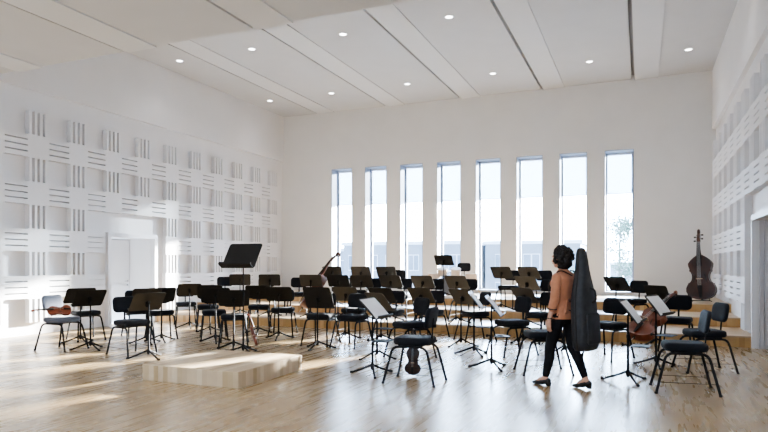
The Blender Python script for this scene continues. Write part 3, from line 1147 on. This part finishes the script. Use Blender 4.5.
# arms
for sh, el, wr in ((LSH, LEL, LWR), (RSH, REL, RWR)):
    cap(b, sh, el, .047, .037)
    cap(b, el, Vector(el).lerp(Vector(wr), .3), .037, .037)
    cap(b, Vector(el).lerp(Vector(wr), .3), wr, .036, .024)
def hand(b, wr, d, palm, spread, curl):
    """d: direction of the fingers, palm: palm normal, spread: towards the thumb side"""
    wr, d, palm, sp = Vector(wr), Vector(d).normalized(), Vector(palm).normalized(), Vector(spread).normalized()
    for k, o_ in enumerate((.026, .009, -.009, -.025)):
        cap(b, wr + d * .015 + sp * o_ * .6, wr + d * .082 + sp * o_, .0135, .0125, 10)
    for k, (o_, ln) in enumerate(((.028, .068), (.0095, .078), (-.0095, .072), (-.027, .056))):
        p0 = wr + d * .084 + sp * o_
        c1 = curl
        d1 = (d * math.cos(c1) + palm * math.sin(c1)).normalized()
        d2 = (d * math.cos(c1 * 2.1) + palm * math.sin(c1 * 2.1)).normalized()
        d3 = (d * math.cos(c1 * 3) + palm * math.sin(c1 * 3)).normalized()
        p1 = p0 + d1 * ln * .48
        p2 = p1 + d2 * ln * .30
        p3 = p2 + d3 * ln * .22
        cap(b, p0, p1, .0088, .0082, 8)
        cap(b, p1, p2, .0082, .0075, 8)
        cap(b, p2, p3, .0075, .0068, 8)
    t0 = wr + d * .022 + sp * .022
    t1 = t0 + (d * .6 + sp * .65 + palm * .35).normalized() * .042
    t2 = t1 + (d * .85 + sp * .25 + palm * .4).normalized() * .032
    cap(b, t0, t1, .0125, .0105, 8)
    cap(b, t1, t2, .0105, .0082, 8)
hand(b, LWR, (.10, -.02, -1), (-.1, -1, -.1), (1, -.1, .1), R(20))
hand(b, RWR, (.05, .30, 1), (-.95, .25, 0), (.1, 1, -.3), R(42))
# head: skull, jaw, nose, brow, lips, ears
def hp(x, y, z):
    return HC + (hrot @ Vector((x, y, z)))
ell(b, hp(-.008, 0, .025), (.092, .074, .092), hrot)
ell(b, hp(.022, 0, -.03), (.066, .060, .080), hrot)
ell(b, hp(.055, 0, -.082), (.026, .028, .024), hrot)
cap(b, hp(.086, 0, .005), hp(.106, 0, -.033), .009, .013, 8)
ell(b, hp(.082, 0, .028), (.012, .052, .012), hrot)
ell(b, hp(.086, 0, -.058), (.011, .024, .008), hrot)
for s in (-1, 1):
    ell(b, hp(.062, s * .038, -.025), (.022, .02, .022), hrot)
    ell(b, hp(-.005, s * .077, -.008), (.018, .009, .030), hrot)
cap(b, (.02, 0, 1.40), hp(-.02, 0, -.05), .05, .05)
woman = remesh(b, 'woman', M['skin'], .0055, None, 2)
woman.name = 'person'
tag(woman, 'woman in rust blouse and black trousers walking left with a black cello case', 'person')
for s in (-1, 1):
    ey = MB()
    ell(ey, hp(.081, s * .031, .006), (.009, .011, .006), hrot, 12)
    e_ = ey.build('eye', M['drum_head'], woman)
    ir = MB()
    ell(ir, hp(.0875, s * .031, .006), (.004, .0055, .0052), hrot, 10)
    ir.build('iris', M['ebony'], e_)
lp = MB()
ell(lp, hp(.0945, 0, -.057), (.005, .020, .006), hrot, 12)
lp.build('lips', pbr('lip_colour', (.42, .13, .11), .4), woman)
# blouse
b = MB()
torso(b, [(.018, 0, .815, .182, .148), (.012, 0, .86, .178, .138), (0, 0, .95, .160, .112), (.01, 0, 1.04, .136, .098), (.01, 0, 1.12, .140, .106), (.012, 0, 1.22, .156, .118), (0, 0, 1.29, .168, .106), (0, 0, 1.335, .155, .09), (0, 0, 1.365, .118, .076), (.008, 0, 1.40, .062, .058)])
for sh, el, wr in ((LSH, LEL, LWR), (RSH, REL, RWR)):
    cap(b, sh, el, .056, .052)
    cap(b, el, Vector(el).lerp(Vector(wr), .42), .054, .050)
for s in (-1, 1):
    ell(b, (.085, s * .07, 1.23), (.055, .06, .06))
# folds
for k in range(9):
    a = -1 + k * .25
    cap(b, (-.10, a * .12, .90), (-.095, a * .09, 1.03), .016, .010, 8)
blouse = remesh(b, 'blouse', M['blouse'], .008, woman, 3)
# tie at the back of the waist
tb = MB()
ell(tb, (-.125, .01, 1.035), (.022, .026, .022))
for s in (-1, 1):
    cap(tb, (-.13, .01 + s * .02, 1.035), (-.145, .01 + s * .085, 1.05 - s * .01), .010, .024, 10)
    cap(tb, (-.13, .01 + s * .01, 1.03), (-.145, .01 + s * .05, .90), .010, .016, 10)
remesh(tb, 'waist_tie', pbr('dark_tie', (.05, .022, .014), .7), .006, blouse, 2)
# bracelet
MB().tube([Vector(LWR).lerp(Vector(LEL), .08) + Vector((math.cos(a), math.sin(a), .15 * math.cos(a))) * .027 for a in [2 * PI * j / 14 for j in range(15)]], .006, 6).build('bracelet', M['ebony'], woman)
MB().tube([Vector(LWR).lerp(Vector(LEL), .55) + Vector((math.cos(a), math.sin(a), .15 * math.cos(a))) * .052 for a in [2 * PI * j / 14 for j in range(15)]], .006, 6).build('sleeve_cuff', M['ebony'], blouse)
# trousers
b = MB()
torso(b, [(0, 0, .765, .12, .09), (0, 0, .80, .160, .108), (0, 0, .86, .166, .112), (0, 0, .95, .150, .102), (.005, 0, 1.0, .138, .096)])
for hp_, kn, an in ((LHIP, LKN, LAN), (RHIP, RKN, RAN)):
    cap(b, hp_, kn, .094, .064)
    mid = Vector(kn).lerp(Vector(an), .35) - Vector((.015, 0, 0))
    cap(b, kn, mid, .063, .060)
    cap(b, mid, Vector(kn).lerp(Vector(an), .90), .060, .042)
remesh(b, 'trousers', M['pants'], .008, woman, 3)
# shoes
for an, to, hl in ((LAN, Vector((.325, .095, .026)), Vector((.165, .083, .058))), (RAN, Vector((-.11, -.09, .026)), Vector((-.275, -.085, .070)))):
    b = MB()
    cap(b, hl + Vector((0, 0, .004)), hl.lerp(to, .5), .036, .033)
    cap(b, hl.lerp(to, .5), to, .038, .028)
    ell(b, to + Vector((.01, 0, -.003)), (.05, .037, .022))
    sh = remesh(b, 'shoe', M['shoe'], .006, woman, 2)
    hb = MB()
    zt = hl.z - .012
    hb.rings([[(hl.x - .028, hl.y - .026, zt), (hl.x + .025, hl.y - .026, zt), (hl.x + .025, hl.y + .026, zt), (hl.x - .028, hl.y + .026, zt)],
              [(hl.x - .024, hl.y - .02, max(.001, hl.z - .057)), (hl.x + .016, hl.y - .02, max(.001, hl.z - .057)), (hl.x + .016, hl.y + .02, max(.001, hl.z - .057)), (hl.x - .024, hl.y + .02, max(.001, hl.z - .057))]])
    hb.build('heel', M['shoe'], sh, 30)
# curly hair
b = MB()
rng = random.Random(3)
ell(b, hp(-.028, 0, .035), (.098, .092, .085), hrot)
ell(b, hp(-.065, 0, -.04), (.085, .098, .095), hrot)
for k in range(330):
    a, e = rng.uniform(0, 2 * PI), rng.uniform(-1.0, 1.5)
    d_ = Vector((math.cos(a) * math.cos(e), math.sin(a) * math.cos(e), math.sin(e)))
    if d_.x > .45 and d_.z < .62:
        continue
    if d_.x > .05 and d_.z < -.45:
        continue
    q = Vector((-.032 + d_.x * .108, d_.y * .108, .022 + d_.z * (.104 if d_.z > 0 else .140)))
    r_ = rng.uniform(.011, .026)
    q += d_ * rng.uniform(-.012, .022)
    ell(b, hp(q.x, q.y, q.z), (r_, r_, r_ * rng.uniform(.8, 1.3)), None, 8)
remesh(b, 'hair', M['hair'], .006, woman, 1)
woman.location = (hx, hy, 0)
woman.rotation_euler = (0, 0, HEAD)

# cello case on her back (thing of its own, it hangs from her shoulder)
cs = MB()
#        s     half width  half thickness  (s = height along the case)
PR = [(0, .12, .06), (.012, .165, .095), (.05, .185, .115), (.14, .195, .122), (.28, .197, .125), (.42, .190, .122), (.56, .182, .118), (.68, .165, .11), (.78, .138, .098), (.88, .108, .086), (.98, .086, .076), (1.08, .074, .068), (1.17, .062, .058), (1.215, .045, .045), (1.235, .02, .022)]
loops = []
for s_, w_, t_ in PR:
    lp = []
    for j in range(32):
        a = 2 * PI * j / 32
        ca, sa = math.cos(a), math.sin(a)
        ex = .75
        lp.append((t_ * math.copysign(abs(ca) ** ex, ca), w_ * math.copysign(abs(sa) ** ex, sa), s_))
    loops.append(lp)
loops = [[(x_ * .95, y_ * .94, z_ * .965) for x_, y_, z_ in lp] for lp in loops]
cs.rings(loops)
case_root = empty('cello_case')
cs.build('shell', M['case'], case_root, 60)
pk = MB()
pk.slab(rrect(.26, .36, .04, 4), [(.01, -.02), (0, 0), (.004, .008), (.02, .012)], Matrix.Translation((-.112, 0, .26)) @ Matrix.Rotation(R(-90), 4, 'Y') @ Matrix.Rotation(R(90), 4, 'Z'))
pk.build('pocket', M['case'], case_root, 50)
zp = MB()
zp.tube([(-.0, w_ * .942, s_ * .965) for s_, w_, t_ in PR[1:-1]], .007, 6)
zp.tube([(-.0, -w_ * .942, s_ * .965) for s_, w_, t_ in PR[1:-1]], .007, 6)
zp.build('zip_seam', M['ebony'], case_root)
MB().tube(arc_pts([(-.105, .0, .56), (-.16, 0, .58), (-.15, 0, .70), (-.095, 0, .72)], .03), .012, 8).build('carry_handle', M['ebony'], case_root)
stp = MB()
stp.tube(arc_pts([(.13, .06, .46), (.34, .16, .56), (.36, .165, .80), (.22, .12, .955), (.10, .05, .87)], .07), .016, 8, flat=.4)
stp.tube(arc_pts([(.13, -.06, .46), (.34, -.16, .56), (.36, -.165, .80), (.22, -.12, .955), (.10, -.05, .87)], .07), .016, 8, flat=.4)
stp.build('shoulder_strap', M['ebony'], case_root)
hd_ = Vector((math.cos(HEAD), math.sin(HEAD)))
ld_ = Vector((-hd_.y, hd_.x))
cp = Vector((hx, hy)) - hd_ * .28 - ld_ * .02
case_root.matrix_world = Matrix.Translation((cp.x, cp.y, .46)) @ Matrix.Rotation(HEAD, 4, 'Z') @ Matrix.Rotation(R(2.5), 4, 'Y') @ Matrix.Rotation(R(-1), 4, 'X')
tag(case_root, 'tall black soft cello case carried on the back of the walking woman', 'cello case')

# ------------------------------------------------------------------ outside
plane_box('ground_outside', M['outground'], -120, 80, YB + 1.5, 200, -12.2, -12)
def building(x0, x1, y, top, label, floors, step, seed):
    g = empty('apartment_building', (x0, y, -12))
    tag(g, label, 'building', 'buildings outside the windows')
    w = x1 - x0
    MB().box(0, w, 0, 12, 0, top + 12).build('wall', M['facade'], g, smooth=0)
    MB().box(-.2, w + .2, -.25, 12.2, top + 12, top + 12.35).build('roof', M['frame_white'], g, smooth=0)
    n = int(w / step)
    for f in range(floors):
        z = top + 12 - 1.0 - f * 2.9
        for i in range(n):
            xx = (i + .5) * w / n
            wd = .55 if (i + seed) % 3 else .85
            fr = MB()
            fr.box(xx - wd, xx + wd, -.08, .02, z - 1.65, z)
            o = fr.build('window', M['frame_white'], g, smooth=0)
            pn = MB()
            for s in (-1, 1):
                pn.box(xx + s * wd / 2 - wd * .42, xx + s * wd / 2 + wd * .42, -.1, -.075, z - 1.56, z - .09)
            pn.build('pane', M['facade_win'], o, smooth=0)
building(-47, -29.5, 62, 3.0, 'pale apartment building seen through the windows furthest left', 2, 2.3, 0)
building(-29, -15.5, 58, 3.5, 'pale apartment building seen through the middle windows', 2, 2.2, 1)
building(-15, -5.5, 63, 3.6, 'pale apartment building seen left of the trees outside', 2, 2.4, 2)
building(-4, 10, 90, 1.5, 'low pale building far behind the trees outside', 2, 2.6, 2)

def tree(x, y, top, rad, label, seed, n):
    rg = random.Random(seed)
    t = empty('tree', (x, y, -12))
    tag(t, label, 'tree', 'trees outside the windows')
    H = top + 12
    tr = MB()
    tr.tube([(0, 0, 0), (.1, 0, H * .4), (0, .1, H * .7), (.05, 0, H * .92)], [.28, .2, .12, .03], 10)
    tips = []
    for k in range(26):
        z0 = H * rg.uniform(.45, .9)
        a = rg.uniform(0, 2 * PI)
        l = rad * rg.uniform(.5, 1.0) * (1.1 - .5 * (z0 / H - .45) / .45)
        e = Vector((math.cos(a) * l, math.sin(a) * l, z0 + l * .55))
        tr.tube([(0, 0, z0), e * .5 + Vector((0, 0, z0 * .5 - .1)), e], [.06, .035, .01], 6)
        tips += [Vector((0, 0, z0)).lerp(e, q) for q in (.45, .65, .8, .92, 1)]
    tr.build('trunk', M['bark'], t)
    lf = MB()
    for k in range(n):
        c = rg.choice(tips) + Vector((rg.gauss(0, .3), rg.gauss(0, .3), rg.gauss(0, .26)))
        a1 = Vector((rg.gauss(0, 1), rg.gauss(0, 1), rg.gauss(0, 1))).normalized() * rg.uniform(.06, .12)
        a2 = a1.cross(Vector((rg.gauss(0, 1), rg.gauss(0, 1), rg.gauss(0, 1)))).normalized() * rg.uniform(.035, .06)
        i0 = len(lf.v)
        lf.v += [tuple(c - a1), tuple(c - a2), tuple(c + a1), tuple(c + a2)]
        lf.f.append((i0, i0 + 1, i0 + 2, i0 + 3))
    lf.build('foliage', M['leaf'], t, 0)
tree(-1.3, 42, 5.6, 2.0, 'loose green tree outside the window furthest right', 5, 5200)
tree(-4.5, 47, 3.2, 1.7, 'lower green tree outside, seen beside the head of the woman', 6, 3200)
tree(2.2, 50, 5.0, 2.2, 'green tree outside beyond the right corner of the hall', 8, 3000)

# ------------------------------------------------------------------ light
SKY_DIM, SKY_BRIGHT = 1.2, 42.0
w = bpy.data.worlds.new('world')
scene.world = w
w.use_nodes = True
nt = w.node_tree
bg = nt.nodes['Background']
tc = nt.nodes.new('ShaderNodeTexCoord')
sp = nt.nodes.new('ShaderNodeSeparateXYZ')
nt.links.new(tc.outputs['Generated'], sp.inputs[0])
rp = nt.nodes.new('ShaderNodeValToRGB')
rp.color_ramp.elements[0].position = .45
rp.color_ramp.elements[0].color = (.66, .82, 1, 1)
rp.color_ramp.elements[1].position = .9
rp.color_ramp.elements[1].color = (.50, .70, 1, 1)
nt.links.new(sp.outputs['Z'], rp.inputs['Fac'])
nt.links.new(rp.outputs['Color'], bg.inputs['Color'])
mr = nt.nodes.new('ShaderNodeMapRange')     # hazy sky: much brighter towards the sun than away from it
mr.inputs['From Min'].default_value = -.6
mr.inputs['From Max'].default_value = .9
mr.inputs['To Min'].default_value = SKY_DIM
mr.inputs['To Max'].default_value = SKY_BRIGHT
nt.links.new(sp.outputs['Y'], mr.inputs['Value'])
nt.links.new(mr.outputs['Result'], bg.inputs['Strength'])
sd = bpy.data.lights.new('sun', 'SUN')
sd.energy = 85
sd.color = (1, .93, .82)
sd.angle = R(1.6)
so = bpy.data.objects.new('sun', sd)
COL.objects.link(so)
AZ, EL = R(19), R(12.9)
dirv = Vector((-math.sin(AZ) * math.cos(EL), -math.cos(AZ) * math.cos(EL), -math.sin(EL)))
so.rotation_euler = dirv.to_track_quat('-Z', 'Y').to_euler()
so.location = (10, 40, 15)

scene.view_settings.view_transform = 'AgX'
scene.view_settings.look = 'AgX - Medium High Contrast'
scene.view_settings.exposure = 0.5
scene.view_settings.use_white_balance = True
scene.view_settings.white_balance_temperature = 6050
scene.cycles.use_denoising = True
scene.cycles.max_bounces = 10
scene.cycles.diffuse_bounces = 6
scene.cycles.transparent_max_bounces = 12
scene.cycles.sample_clamp_indirect = 6
